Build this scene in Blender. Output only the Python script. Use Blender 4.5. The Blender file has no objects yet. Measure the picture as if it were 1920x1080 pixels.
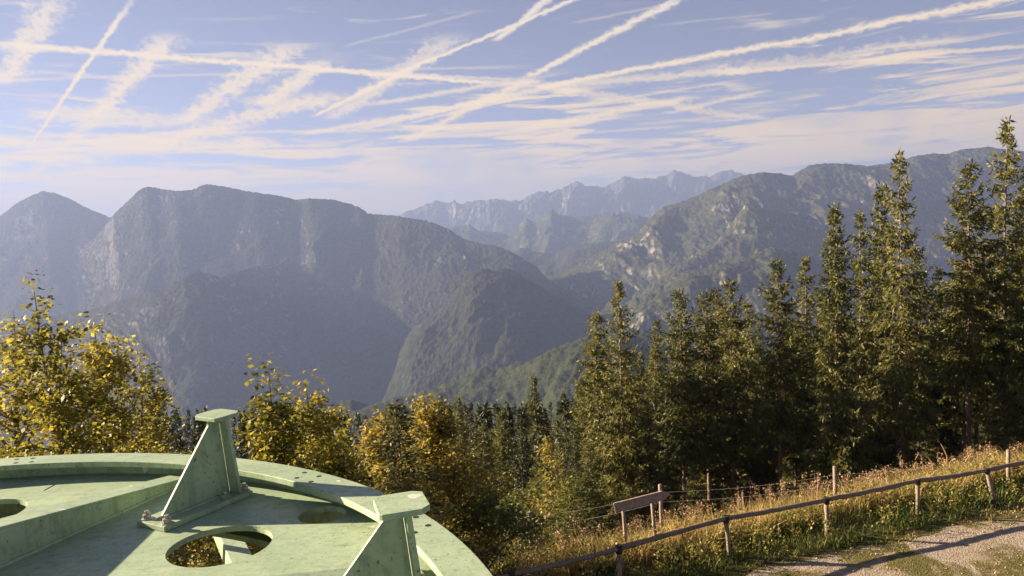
import bpy, bmesh, math, random
import numpy as np
from mathutils import Vector
R_ = math.radians
random.seed(7); rng = np.random.default_rng(11)
sc = bpy.context.scene
col = sc.collection

# ------------------------------------------------------------------ camera
F_PX, PITCH, ROLL = 1430.0, 0.0806, 0.045
cam_d = bpy.data.cameras.new('camera'); cam = bpy.data.objects.new('camera', cam_d); col.objects.link(cam)
cam_d.sensor_width = 36.0; cam_d.lens = F_PX / 1920 * 36
cam_d.clip_start = 0.05; cam_d.clip_end = 120000
fw = np.array([0, math.cos(PITCH), -math.sin(PITCH)]); up0 = np.array([0, math.sin(PITCH), math.cos(PITCH)]); rt0 = np.array([1.0, 0, 0])
rt = rt0 * math.cos(ROLL) - up0 * math.sin(ROLL); up = up0 * math.cos(ROLL) + rt0 * math.sin(ROLL)
from mathutils import Matrix
cam.matrix_world = Matrix(((rt[0], up[0], -fw[0], 0), (rt[1], up[1], -fw[1], 0), (rt[2], up[2], -fw[2], 0), (0, 0, 0, 1)))
sc.camera = cam
def ray(px, py):
    return (px - 960) / F_PX * rt + (540 - py) / F_PX * up + fw
def at(px, py, D):
    r = ray(px, py); return r * (D / r[1])
def onz(px, py, z):
    r = ray(px, py); return r * (z / r[2])

# ------------------------------------------------------------------ render, sun and sky
sc.render.engine = 'CYCLES'
sc.cycles.use_denoising = True
sc.cycles.max_bounces = 6; sc.cycles.diffuse_bounces = 2; sc.cycles.glossy_bounces = 2
sc.cycles.transmission_bounces = 3; sc.cycles.volume_bounces = 0; sc.cycles.transparent_max_bounces = 4
sc.view_settings.view_transform = 'Standard'; sc.view_settings.look = 'None'
sc.view_settings.gamma = 1.0; sc.view_settings.use_curve_mapping = False
sc.view_settings.exposure = 2.45
SUN_AZ, SUN_EL = R_(-73), R_(17.5)      # azimuth from +Y towards +X
sun_dir = Vector((math.sin(SUN_AZ) * math.cos(SUN_EL), math.cos(SUN_AZ) * math.cos(SUN_EL), math.sin(SUN_EL)))
sd = bpy.data.lights.new('sun', 'SUN'); sd.energy = 5.0; sd.angle = R_(0.55); sd.color = (1.0, 0.80, 0.55)
so = bpy.data.objects.new('sun', sd); col.objects.link(so)
so.rotation_euler = sun_dir.to_track_quat('Z', 'Y').to_euler(); so.location = (-40, 10, 60)

W = bpy.data.worlds.new('World'); sc.world = W; W.use_nodes = True
nt = W.node_tree; nt.nodes.clear()
def N(tree, t, **k):
    n = tree.nodes.new(t)
    for a, v in k.items(): setattr(n, a, v)
    return n
def L(tree, a, b): tree.links.new(a, b)
def math_(tree, op, a, b=None, c=None, clamp=False):
    n = N(tree, 'ShaderNodeMath', operation=op); n.use_clamp = clamp
    for i, v in enumerate((a, b, c)):
        if v is None: continue
        if isinstance(v, (int, float)): n.inputs[i].default_value = v
        else: L(tree, v, n.inputs[i])
    return n.outputs[0]
def mapr(tree, v, a, b, c=0.0, d=1.0, smooth=True):
    n = N(tree, 'ShaderNodeMapRange'); n.interpolation_type = 'SMOOTHSTEP' if smooth else 'LINEAR'
    if not smooth: n.clamp = True
    L(tree, v, n.inputs[0])
    for i, x in enumerate((a, b, c, d)): n.inputs[1 + i].default_value = x
    return n.outputs[0]
def build_sky():
    sky = N(nt, 'ShaderNodeTexSky'); sky.sky_type = 'NISHITA'; sky.sun_disc = False
    sky.sun_elevation = SUN_EL; sky.sun_rotation = SUN_AZ
    sky.altitude = 1400; sky.air_density = .75; sky.dust_density = .35; sky.ozone_density = 3.0
    tc = N(nt, 'ShaderNodeTexCoord')
    sep = N(nt, 'ShaderNodeSeparateXYZ'); L(nt, tc.outputs['Generated'], sep.inputs[0])
    z = math_(nt, 'MAXIMUM', sep.outputs[2], 0.012)
    P = N(nt, 'ShaderNodeCombineXYZ')                       # point on the plane of the cloud layer, one unit up
    L(nt, math_(nt, 'DIVIDE', sep.outputs[0], z), P.inputs[0]); L(nt, math_(nt, 'DIVIDE', sep.outputs[1], z), P.inputs[1])
    P = P.outputs[0]
    def noise(vec, scale, detail, rough, stretch=(1, 1, 1), dist=0.0):
        m = N(nt, 'ShaderNodeMapping'); m.inputs['Scale'].default_value = stretch; L(nt, vec, m.inputs[0])
        n = N(nt, 'ShaderNodeTexNoise'); n.inputs['Scale'].default_value = scale; n.inputs['Detail'].default_value = detail
        n.inputs['Roughness'].default_value = rough; n.inputs['Distortion'].default_value = dist
        L(nt, m.outputs[0], n.inputs[0]); return n.outputs[0]
    D3 = tc.outputs['Generated']
    wob = math_(nt, 'SUBTRACT', noise(D3, 13, 2, .5), .5)     # slow wander
    puff = noise(D3, 105, 3, .62, (1, 1, 1.5))                  # puffy edges
    puff0 = math_(nt, 'SUBTRACT', puff, .5)
    # px endpoints, half widths (px), strength, softness 0..1, wander
    trails = [
        (262, -20, 48, 285, 9, 1.0, .3), (-60, 78, 960, 158, 9, .85, .4), (-60, 151, 1000, 124, 5, .32, .2),
        (330, 60, 172, 220, 26, .62, 1.), (190, 205, 60, 330, 20, .45, 1.), (555, 78, 345, 230, 28, .62, 1.),
        (612, 112, 488, 198, 22, .66, 1.), (632, 172, 255, 282, 22, .6, .8), (1110, -14, 800, 116, 7, .95, .3), (830, 100, 585, 220, 8, .85, .4),
        (1045, -14, 928, 78, 10, .9, .5), (1290, -12, 980, 148, 11, .85, .5), (1010, 138, 755, 268, 13, .7, .6),
        (1960, -16, 1330, 108, 11, .9, .35), (1380, 96, 985, 168, 9, .85, .4), (1040, 160, 660, 245, 8, .6, .6),
        (1810, 72, 1330, 138, 14, .42, .8), (1960, 82, 1330, 140, 7, .62, .5), (1420, 130, 1010, 162, 10, .5, .7),
        (1445, 168, 1240, 214, 6, .5, .5), (930, 150, 1440, 226, 10, .45, .8), (1310, 178, 960, 246, 9, .6, .6),
        (860, 62, 620, 225, 20, .5, 1.), (990, 150, 690, 196, 7, .55, .6), (960, 182, 560, 254, 8, .6, .7),
        (-40, 258, 1000, 238, 5, .42, .6), (420, 286, 930, 272, 4, .5, .5), (60, 212, 360, 232, 18, .45, 1.),
        (1960, 160, 1770, 192, 8, .42, .6), (1960, 220, 1560, 262, 5, .34, .6), (100, -10, 10, 160, 38, .62, 1.),
        (1260, 6, 1070, 44, 4, .28, .4), (560, 128, 980, 150, 5, .5, .4), (1010, 176, 760, 232, 4, .55, .4), (700, 262, 1090, 224, 4, .4, .5), (1100, 196, 1390, 150, 4, .4, .5), (0, 232, 330, 300, 5, .35, .7), (930, 262, 1290, 236, 4, .35, .6), (60, 275, 480, 236, 6, .5, .7), (640, 88, 900, 20, 4, .25, .6), (1190, 236, 1480, 205, 5, .26, .6), (0, 300, 520, 268, 9, .4, 1.)]
    total = None; rough = {}
    def plane(px, py):
        r = ray(px, py); return np.array([r[0] / r[2], r[1] / r[2]])
    for (x0, y0, x1, y1, w, st, soft) in trails:
        a, b = plane(x0, y0), plane(x1, y1)
        xm, ym = .35 * x1 + .65 * x0, .35 * y1 + .65 * y0
        t = (b - a); ln = np.linalg.norm(t); t = t / ln; n_ = np.array([-t[1], t[0]])
        # width: px normal to the trail on the picture -> distance on the layer
        dx, dy = x1 - x0, y1 - y0; k = w / math.hypot(dx, dy)
        k *= .66 - .08 * (1 - soft); q = plane(xm - dy * k, ym + dx * k); wd = abs(float((q - a) @ n_))
        v = N(nt, 'ShaderNodeVectorMath', operation='DOT_PRODUCT'); L(nt, P, v.inputs[0]); v.inputs[1].default_value = (n_[0], n_[1], 0)
        dist = math_(nt, 'SUBTRACT', v.outputs['Value'], float(a @ n_))
        key = round(soft * 2) / 2
        if key not in rough: rough[key] = math_(nt, 'MULTIPLY_ADD', wob, 1.5, math_(nt, 'MULTIPLY', puff0, 1.3 + 3.2 * key))
        dist = math_(nt, 'MULTIPLY_ADD', rough[key], wd, dist)
        m = mapr(nt, math_(nt, 'ABSOLUTE', dist), wd * (1.35 + .6 * soft), wd * (.1 - .1 * soft), 0, min(1, st * (1.08 + .3 * soft)))
        v2 = N(nt, 'ShaderNodeVectorMath', operation='DOT_PRODUCT'); L(nt, P, v2.inputs[0]); v2.inputs[1].default_value = (t[0], t[1], 0)
        al = math_(nt, 'ABSOLUTE', math_(nt, 'SUBTRACT', v2.outputs['Value'], float(a @ t) + ln * .5))
        m = math_(nt, 'MULTIPLY', m, mapr(nt, al, ln * .53, ln * .40))
        inv = math_(nt, 'SUBTRACT', 1.0, m)
        total = inv if total is None else math_(nt, 'MULTIPLY', total, inv)
    # thin cirrus veil, streaked, all over the sky; thicker towards the horizon
    c1 = noise(D3, 6.0, 6, .66, (1, 1, 11), .8)
    c2 = noise(D3, 3.0, 3, .55, (1.4, 1, 3.2))
    low = mapr(nt, sep.outputs[2], .25, .07)
    veil = math_(nt, 'MULTIPLY', mapr(nt, math_(nt, 'MULTIPLY_ADD', math_(nt, 'MULTIPLY_ADD', mapr(nt, sep.outputs[2], .12, .04), .55, low), .13, c1), .54, .68), mapr(nt, math_(nt, 'MULTIPLY_ADD', low, .16, c2), .44, .66, .10, 1.0))
    veil = math_(nt, 'MULTIPLY', veil, .85)
    total = math_(nt, 'MULTIPLY', total, math_(nt, 'SUBTRACT', 1.0, veil))
    mask = math_(nt, 'SUBTRACT', 1.0, total)
    mask = math_(nt, 'MULTIPLY', mask, mapr(nt, sep.outputs[2], .0, .03))
    ccol = N(nt, 'ShaderNodeMix', data_type='RGBA')
    L(nt, mapr(nt, sep.outputs[2], .08, .34), ccol.inputs['Factor'])
    ccol.inputs['A'].default_value = (1.28, .95, .52, 1); ccol.inputs['B'].default_value = (.88, .81, .72, 1)
    b1 = N(nt, 'ShaderNodeBackground'); b1.inputs[1].default_value = SKY_STRENGTH
    hs = N(nt, 'ShaderNodeHueSaturation'); hs.inputs['Saturation'].default_value = .62; hs.inputs['Hue'].default_value = .52; hs.inputs['Value'].default_value = .46
    L(nt, sky.outputs[0], hs.inputs['Color']); L(nt, hs.outputs[0], b1.inputs[0])
    b2 = N(nt, 'ShaderNodeBackground'); b2.inputs[1].default_value = CLOUD_STRENGTH; L(nt, ccol.outputs['Result'], b2.inputs[0])
    mx = N(nt, 'ShaderNodeMixShader'); L(nt, mask, mx.inputs[0]); L(nt, b1.outputs[0], mx.inputs[1]); L(nt, b2.outputs[0], mx.inputs[2])
    out = N(nt, 'ShaderNodeOutputWorld'); L(nt, mx.outputs[0], out.inputs[0])
SKY_STRENGTH, CLOUD_STRENGTH = 0.05, 0.185
build_sky()
W.cycles.sampling_method = 'MANUAL'; W.cycles.sample_map_resolution = 256

# ------------------------------------------------------------------ helpers
def tag(o, label=None, cat=None, group=None, kind=None):
    for k, v in (('label', label), ('category', cat), ('group', group), ('kind', kind)):
        if v: o[k] = v
    return o
def link(name, me, mat=None, parent=None):
    o = bpy.data.objects.new(name, me); col.objects.link(o)
    if mat and not me.materials: me.materials.append(mat)
    if parent: o.parent = parent
    return o
def empty(name, loc, rz=0.0):
    o = bpy.data.objects.new(name, None); col.objects.link(o); o.location = loc; o.rotation_euler = (0, 0, rz); o.empty_display_size = .2
    return o
def np_mesh(name, V, Fa, smooth=False):
    V = np.ascontiguousarray(V, dtype=np.float32); Fa = np.ascontiguousarray(Fa, dtype=np.int32)
    n, k = Fa.shape; me = bpy.data.meshes.new(name)
    me.vertices.add(len(V)); me.vertices.foreach_set('co', V.ravel())
    me.loops.add(n * k); me.loops.foreach_set('vertex_index', Fa.ravel())
    me.polygons.add(n); me.polygons.foreach_set('loop_start', np.arange(0, n * k, k, dtype=np.int32))
    me.polygons.foreach_set('loop_total', np.full(n, k, dtype=np.int32))
    if smooth: me.polygons.foreach_set('use_smooth', np.ones(n, dtype=bool))
    me.update(calc_edges=True); me.validate(); return me
class MB:
    def __init__(s): s.v = []; s.f = []
    def add(s, vs, fs):
        o = len(s.v); s.v += [tuple(map(float, v)) for v in vs]; s.f += [tuple(i + o for i in f) for f in fs]
    def tube(s, pts, rad, k=7, cap=True):
        pts = [Vector(p) for p in pts]; n = len(pts); vs = []; fs = []; ref = None
        for i, p in enumerate(pts):
            t = (pts[min(i + 1, n - 1)] - pts[max(i - 1, 0)]).normalized()
            if ref is None: ref = t.orthogonal().normalized()
            ref = (ref - t * ref.dot(t)).normalized(); b = t.cross(ref); r = rad[i] if hasattr(rad, '__len__') else rad
            for j in range(k):
                a = 2 * math.pi * j / k; vs.append(p + (ref * math.cos(a) + b * math.sin(a)) * r)
        for i in range(n - 1):
            for j in range(k): fs.append((i * k + j, i * k + (j + 1) % k, (i + 1) * k + (j + 1) % k, (i + 1) * k + j))
        if cap: fs.append(tuple(range(k))[::-1]); fs.append(tuple(range((n - 1) * k, n * k)))
        s.add(vs, fs)
    def prism(s, poly, z0, z1):
        n = len(poly); zs0 = z0 if hasattr(z0, '__len__') else [z0] * n; zs1 = z1 if hasattr(z1, '__len__') else [z1] * n
        s.add([(p[0], p[1], z) for p, z in zip(poly, zs0)] + [(p[0], p[1], z) for p, z in zip(poly, zs1)],
              [tuple(range(n))[::-1], tuple(range(n, 2 * n))] + [(i, (i + 1) % n, n + (i + 1) % n, n + i) for i in range(n)])
    def lathe(s, prof, k=96, center=(0, 0)):
        m = len(prof)
        s.add([(center[0] + r * math.cos(2 * math.pi * j / k), center[1] + r * math.sin(2 * math.pi * j / k), z) for j in range(k) for r, z in prof],
              [(j * m + i, ((j + 1) % k) * m + i, ((j + 1) % k) * m + (i + 1) % m, j * m + (i + 1) % m) for j in range(k) for i in range(m)])
    def mesh(s, name, smooth=False):
        me = bpy.data.meshes.new(name); me.from_pydata(s.v, [], s.f); me.update()
        bm = bmesh.new(); bm.from_mesh(me); bmesh.ops.recalc_face_normals(bm, faces=bm.faces); bm.to_mesh(me); bm.free()
        if smooth: me.polygons.foreach_set('use_smooth', [True] * len(me.polygons))
        return me
def bevel(o, w=.004, seg=2):
    m = o.modifiers.new('bevel', 'BEVEL'); m.width = w; m.segments = seg; m.limit_method = 'ANGLE'; m.angle_limit = R_(40)
    return o

# numpy gradient noise
_perm = rng.permutation(4096)
_ga = rng.uniform(0, 2 * np.pi, 4096); _gx, _gy = np.cos(_ga), np.sin(_ga)
def perlin(x, y):
    xi = np.floor(x).astype(np.int64); yi = np.floor(y).astype(np.int64); xf = x - xi; yf = y - yi
    def g(ix, iy, dx, dy):
        h = _perm[(_perm[ix & 4095] + iy) & 4095]; return _gx[h] * dx + _gy[h] * dy
    u = xf ** 3 * (xf * (xf * 6 - 15) + 10); v = yf ** 3 * (yf * (yf * 6 - 15) + 10)
    a = g(xi, yi, xf, yf); b = g(xi + 1, yi, xf - 1, yf); c = g(xi, yi + 1, xf, yf - 1); d = g(xi + 1, yi + 1, xf - 1, yf - 1)
    return (a + u * (b - a)) * (1 - v) + (c + u * (d - c)) * v
def fbm(x, y, o=4, g=.5):
    s = 0; a = 1; n = 0
    for i in range(o): s = s + a * perlin(x + 17.3 * i, y - 9.1 * i); n += a; a *= g; x = x * 2.03; y = y * 2.03
    return s / n
def ridged(x, y, o=4, g=.5):
    s = 0; a = 1; n = 0
    for i in range(o): s = s + a * (1 - 2 * np.abs(perlin(x + 31.7 * i, y + 4.3 * i))); n += a; a *= g; x = x * 2.07; y = y * 2.07
    return s / n

# ------------------------------------------------------------------ materials
def new_mat(name):
    m = bpy.data.materials.new(name); m.use_nodes = True; t = m.node_tree; t.nodes.clear(); return m, t
def tex_noise(t, vec, scale, detail=4, rough=.55, dist=0):
    n = N(t, 'ShaderNodeTexNoise'); n.inputs['Scale'].default_value = scale; n.inputs['Detail'].default_value = detail
    n.inputs['Roughness'].default_value = rough; n.inputs['Distortion'].default_value = dist
    if vec is not None: L(t, vec, n.inputs['Vector'])
    return n.outputs[0]
def mixc(t, fac, a, b):
    n = N(t, 'ShaderNodeMix', data_type='RGBA')
    if isinstance(fac, (int, float)): n.inputs['Factor'].default_value = fac
    else: L(t, fac, n.inputs['Factor'])
    for k, v in (('A', a), ('B', b)):
        if isinstance(v, tuple): n.inputs[k].default_value = v + (1,)
        else: L(t, v, n.inputs[k])
    return n.outputs['Result']
def ramp(t, fac, stops):
    n = N(t, 'ShaderNodeValToRGB'); L(t, fac, n.inputs[0]); e = n.color_ramp.elements
    while len(e) < len(stops): e.new(.5)
    for i, (p, c) in enumerate(stops): e[i].position = p; e[i].color = c + (1,)
    return n.outputs[0]
def finish(t, color, rough=.7, bump=None, bump_d=.01, spec=.3, translucent=0.0, tcol=None):
    b = N(t, 'ShaderNodeBsdfPrincipled'); b.inputs['Roughness'].default_value = rough; b.inputs['Specular IOR Level'].default_value = spec
    if isinstance(color, tuple): b.inputs['Base Color'].default_value = color + (1,)
    else: L(t, color, b.inputs['Base Color'])
    if bump is not None:
        bn = N(t, 'ShaderNodeBump'); bn.inputs['Distance'].default_value = bump_d; bn.inputs['Strength'].default_value = .8
        L(t, bump, bn.inputs['Height']); L(t, bn.outputs[0], b.inputs['Normal'])
    o = N(t, 'ShaderNodeOutputMaterial')
    if translucent > 0:
        tr = N(t, 'ShaderNodeBsdfTranslucent'); mx = N(t, 'ShaderNodeMixShader'); mx.inputs[0].default_value = translucent
        L(t, tcol if tcol is not None else color, tr.inputs[0]) if not isinstance(color, tuple) else setattr(tr.inputs[0], 'default_value', color + (1,))
        L(t, b.outputs[0], mx.inputs[1]); L(t, tr.outputs[0], mx.inputs[2]); L(t, mx.outputs[0], o.inputs[0])
    else: L(t, b.outputs[0], o.inputs[0])
    return b
def objcoord(t): return N(t, 'ShaderNodeTexCoord').outputs['Object']
def poscoord(t): return N(t, 'ShaderNodeNewGeometry').outputs['Position']

def leaf_mat(name, stops, translucent=.35, rough=.55, spec=.25):
    m, t = new_mat(name)
    g = N(t, 'ShaderNodeNewGeometry'); oi = N(t, 'ShaderNodeObjectInfo')
    big = tex_noise(t, g.outputs['Position'], .8, 3)
    f = math_(t, 'MULTIPLY_ADD', g.outputs['Random Per Island'], .62, math_(t, 'MULTIPLY_ADD', big, 1.1, math_(t, 'MULTIPLY_ADD', oi.outputs['Random'], .24, -.48)), clamp=True)
    finish(t, ramp(t, f, stops), rough, spec=spec, translucent=translucent); return m
M = {}
M['needle'] = leaf_mat('spruce_needles', [(0, (.022, .030, .010)), (.42, (.082, .088, .024)), (1, (.225, .20, .05))], .32)
M['needle_pale'] = leaf_mat('pale_spruce_needles', [(0, (.05, .062, .018)), (.5, (.115, .125, .035)), (1, (.20, .18, .055))], .25)
M['needle_far'] = leaf_mat('distant_spruce_needles', [(0, (.022, .032, .012)), (.5, (.05, .06, .02)), (1, (.105, .10, .032))], .15)
M['larch'] = leaf_mat('larch_needles', [(0, (.10, .12, .025)), (.5, (.20, .19, .04)), (1, (.34, .24, .05))], .35)
M['maple'] = leaf_mat('maple_leaves', [(0, (.05, .065, .012)), (.35, (.18, .165, .022)), (.7, (.34, .29, .035)), (1, (.52, .42, .06))], .5)
M['maple_orange'] = leaf_mat('orange_maple_leaves', [(0, (.06, .07, .015)), (.35, (.19, .165, .03)), (.7, (.36, .28, .05)), (1, (.50, .37, .09))], .48)
M['shrub'] = leaf_mat('shrub_leaves', [(0, (.03, .05, .01)), (.5, (.09, .11, .02)), (1, (.24, .20, .04))], .35)
M['grass_dry'] = leaf_mat('dry_grass', [(0, (.10, .12, .028)), (.35, (.27, .22, .065)), (.7, (.45, .31, .12)), (1, (.62, .40, .22))], .35)
M['grass_green'] = leaf_mat('green_grass', [(0, (.03, .05, .010)), (.5, (.08, .105, .022)), (1, (.19, .18, .045))], .35)
M['weed'] = leaf_mat('weed_leaves', [(0, (.055, .08, .015)), (.35, (.16, .165, .035)), (.7, (.34, .25, .07)), (1, (.45, .26, .13))], .35)
M['seed'] = leaf_mat('seed_heads', [(0, (.13, .085, .04)), (.5, (.28, .18, .09)), (1, (.42, .28, .17))], .2)

def bark(name, a, b, sc_=(6, 6, 1.2)):
    m, t = new_mat(name); mp = N(t, 'ShaderNodeMapping'); mp.inputs['Scale'].default_value = sc_; L(t, objcoord(t), mp.inputs[0])
    n = tex_noise(t, mp.outputs[0], 3, 5, .65); finish(t, mixc(t, mapr(t, n, .35, .65), a, b), .85, n, .02, .1); return m
M['bark'] = bark('spruce_bark', (.07, .048, .035), (.26, .19, .15))
M['bark_maple'] = bark('maple_bark', (.08, .065, .05), (.22, .19, .16))
def wood(name, a, b):
    m, t = new_mat(name); mp = N(t, 'ShaderNodeMapping'); mp.inputs['Scale'].default_value = (14, 14, 1.5); L(t, objcoord(t), mp.inputs[0])
    n = tex_noise(t, mp.outputs[0], 3.5, 5, .7, .4); finish(t, mixc(t, mapr(t, n, .3, .7), a, b), .8, n, .008, .15); return m
M['wood'] = wood('weathered_wood', (.10, .075, .058), (.34, .27, .215))
M['wood_dark'] = wood('dark_joint', (.02, .015, .012), (.06, .045, .035))
M['rail'] = wood('rail_wood', (.085, .06, .048), (.28, .215, .175))
def steel(name, rust=.0):
    m, t = new_mat(name); p = poscoord(t); g = N(t, 'ShaderNodeNewGeometry')
    big = tex_noise(t, p, 2.2, 4, .6, .5); fine = tex_noise(t, p, 28, 4, .65); speck = tex_noise(t, p, 62, 3, .6)
    c = mixc(t, mapr(t, big, .3, .7), (.25, .34, .228), (.34, .425, .285))
    c = mixc(t, math_(t, 'MULTIPLY', mapr(t, fine, .46, .70), .42), c, (.17, .21, .14))
    mp = N(t, 'ShaderNodeMapping'); mp.inputs['Scale'].default_value = (2, 9, 2); mp.inputs['Rotation'].default_value = (0, 0, .5); L(t, p, mp.inputs[0])
    st = tex_noise(t, mp.outputs[0], 3, 6, .72, 1.4)                      # water marks
    c = mixc(t, math_(t, 'MULTIPLY', mapr(t, st, .50, .70), .5), c, (.135, .165, .115))
    mp = N(t, 'ShaderNodeMapping'); mp.inputs['Scale'].default_value = (26, 26, 2.5); L(t, p, mp.inputs[0])
    run = tex_noise(t, mp.outputs[0], 1, 4, .6); sz = N(t, 'ShaderNodeSeparateXYZ'); L(t, g.outputs['Normal'], sz.inputs[0])
    up_ = mapr(t, math_(t, 'ABSOLUTE', sz.outputs[2]), .7, .3)
    c = mixc(t, math_(t, 'MULTIPLY', math_(t, 'MULTIPLY', mapr(t, run, .5, .72), up_), .45), c, (.12, .13, .085))
    c = mixc(t, math_(t, 'MULTIPLY', mapr(t, speck, .635, .70), .8), c, (.06, .055, .04))    # chips
    drop = tex_noise(t, p, 9, 2, .4); c = mixc(t, math_(t, 'MULTIPLY', mapr(t, drop, .735, .76), .7), c, (.62, .60, .54))
    rn = tex_noise(t, p, 14, 6, .75, .6); lo = .74 - rust
    c = mixc(t, math_(t, 'MULTIPLY', mapr(t, rn, lo, lo + .10), .85), c, (.20, .095, .045))
    r = N(t, 'ShaderNodeMapRange'); L(t, fine, r.inputs[0]); r.inputs[1].default_value = .3; r.inputs[2].default_value = .7; r.inputs[3].default_value = .38; r.inputs[4].default_value = .62
    b = finish(t, c, .5, math_(t, 'MULTIPLY_ADD', speck, -.4, fine), .0016, .35); L(t, r.outputs[0], b.inputs['Roughness']); return m
M['steel'] = steel('green_painted_steel', .05); M['steel_worn'] = steel('worn_green_steel', .16)

def flat(name, c, rough=.6, metal=0.0):
    m, t = new_mat(name); n = tex_noise(t, objcoord(t), 30, 4)
    b = finish(t, mixc(t, mapr(t, n, .3, .7), tuple(x * .7 for x in c), c), rough, n, .001); b.inputs['Metallic'].default_value = metal; return m
M['bolt'] = flat('zinc_bolt', (.42, .40, .37), .45, .6)
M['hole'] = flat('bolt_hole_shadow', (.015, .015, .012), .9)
M['pipe'] = flat('pale_pipe', (.62, .58, .52), .4)
M['wire'] = flat('fence_wire', (.62, .60, .55), .5)
M['stone'] = flat('gravel_stone', (.38, .32, .26), .9)
M['rust'] = flat('rusty_steel', (.30, .17, .10), .8)

def ground_mat():
    m, t = new_mat('meadow_soil'); p = poscoord(t)
    n = tex_noise(t, p, .8, 5, .65); n2 = tex_noise(t, p, 9, 5, .7)
    c = mixc(t, mapr(t, n, .35, .65), (.045, .055, .014), (.13, .11, .04))
    c = mixc(t, mapr(t, n2, .5, .75), c, (.10, .075, .045)); finish(t, c, .95, n2, .06, .1); return m
M['ground'] = ground_mat()
def gravel_mat():
    m, t = new_mat('gravel_track'); p = poscoord(t)
    patch = tex_noise(t, p, .55, 5, .68, .5); fine = tex_noise(t, p, 16, 5, .75)
    v = N(t, 'ShaderNodeTexVoronoi'); v.inputs['Scale'].default_value = 24; L(t, p, v.inputs['Vector'])
    g = mixc(t, mapr(t, fine, .3, .72), (.24, .19, .145), (.56, .47, .385))
    g = mixc(t, mapr(t, v.outputs['Distance'], .18, .5, 0, .45), g, (.15, .12, .095))
    gr = mixc(t, mapr(t, fine, .35, .65), (.055, .058, .018), (.155, .13, .045))
    f = math_(t, 'MULTIPLY_ADD', fine, .35, math_(t, 'SUBTRACT', patch, .17))
    c = mixc(t, mapr(t, f, .47, .56), g, gr)
    h = math_(t, 'MULTIPLY_ADD', v.outputs['Distance'], -.6, fine)
    finish(t, c, .95, h, .04, .1); return m
M['gravel'] = gravel_mat()
def mountain_mat(name, forest_a, forest_b, rock_a, rock_b, rock_bias=.0, scale=1.0, meadow=(.10, .11, .04), meadow_amt=.0):
    m, t = new_mat(name); g = N(t, 'ShaderNodeNewGeometry'); p = g.outputs['Position']
    mp = N(t, 'ShaderNodeMapping'); mp.inputs['Scale'].default_value = (.001 * scale,) * 3; L(t, p, mp.inputs[0]); q = mp.outputs[0]
    big = tex_noise(t, q, 2.6, 6, .62); mid = tex_noise(t, q, 11, 5, .65); fine = tex_noise(t, q, 42, 4, .7)
    sz = N(t, 'ShaderNodeSeparateXYZ'); L(t, g.outputs['Normal'], sz.inputs[0])
    fo = mixc(t, mapr(t, fine, .34, .66), forest_a, forest_b)
    fo = mixc(t, math_(t, 'MULTIPLY', mapr(t, mid, .52, .7), meadow_amt), fo, meadow)
    mp2 = N(t, 'ShaderNodeMapping'); mp2.inputs['Scale'].default_value = (.03 * scale, .03 * scale, .006 * scale); L(t, p, mp2.inputs[0])
    st = tex_noise(t, mp2.outputs[0], 1, 5, .7)
    ro = mixc(t, mapr(t, st, .3, .7), rock_a, rock_b)
    f = math_(t, 'MULTIPLY_ADD', big, .75, math_(t, 'MULTIPLY_ADD', mid, .55, math_(t, 'MULTIPLY_ADD', fine, .3, math_(t, 'MULTIPLY', sz.outputs[2], -.75))))
    f = math_(t, 'MULTIPLY_ADD', st, .30, f)
    c = mixc(t, mapr(t, f, .54 - rock_bias, .78 - rock_bias), fo, ro)
    finish(t, c, .95, math_(t, 'MULTIPLY_ADD', mid, 1.2, fine), 22.0 / scale, .02); return m
M['mt_left'] = mountain_mat('forested_limestone', (.016, .021, .016), (.046, .052, .034), (.09, .09, .092), (.18, .175, .17), .03, meadow_amt=.15)
M['mt_right'] = mountain_mat('rocky_forest', (.020, .024, .013), (.066, .068, .030), (.12, .11, .105), (.30, .26, .235), .03, meadow_amt=.35)
M['mt_hill'] = mountain_mat('wooded_rock', (.015, .020, .012), (.038, .042, .021), (.13, .13, .11), (.26, .22, .19), -.14, meadow_amt=.3)
M['mt_near'] = mountain_mat('dense_forest', (.016, .023, .011), (.046, .052, .020), (.15, .13, .11), (.30, .26, .23), -.06, 1.6, meadow=(.075, .08, .034), meadow_amt=.25)
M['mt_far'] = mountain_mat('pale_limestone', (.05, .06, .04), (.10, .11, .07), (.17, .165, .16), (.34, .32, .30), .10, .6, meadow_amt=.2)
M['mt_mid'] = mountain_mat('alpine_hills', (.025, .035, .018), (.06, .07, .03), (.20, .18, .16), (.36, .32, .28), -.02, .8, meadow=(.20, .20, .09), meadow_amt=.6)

# ------------------------------------------------------------------ hillside, track, valley
GZ = -8.8
FO = np.array([5.28, 19.2]); FT = np.array([.938, .347]); FN = np.array([-.347, .938])
def fd(x, y): return (x - FO[0]) * FN[0] + (y - FO[1]) * FN[1]
def gz(x, y):
    d = fd(x, y)
    s = np.clip(d - 1.2, 0, 20) * .52 + np.clip(d - 21.2, 0, 38.8) * .36
    s = s + np.clip(d - 60, 0, 250) * .235 + np.clip(d - 310, 0, 1200) * .62
    z = GZ - s + .5 * np.exp(-((d - 1.6) / 1.5) ** 2) * 0
    return z + .12 * fbm(np.asarray(x) * .25, np.asarray(y) * .25, 3) * np.clip((d + 1) / 3, .15, 6)
def fp(t, d):
    p = FO + FT * t + FN * d; return p
def grid_xy(xs, ys, zf):
    X, Y = np.meshgrid(xs, ys); Z = zf(X, Y); V = np.stack([X, Y, Z], -1).reshape(-1, 3)
    nx, ny = len(xs), len(ys); i = np.arange((nx - 1) * (ny - 1)); a = (i // (nx - 1)) * nx + i % (nx - 1)
    return V, np.stack([a, a + 1, a + nx + 1, a + nx], -1)
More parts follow.
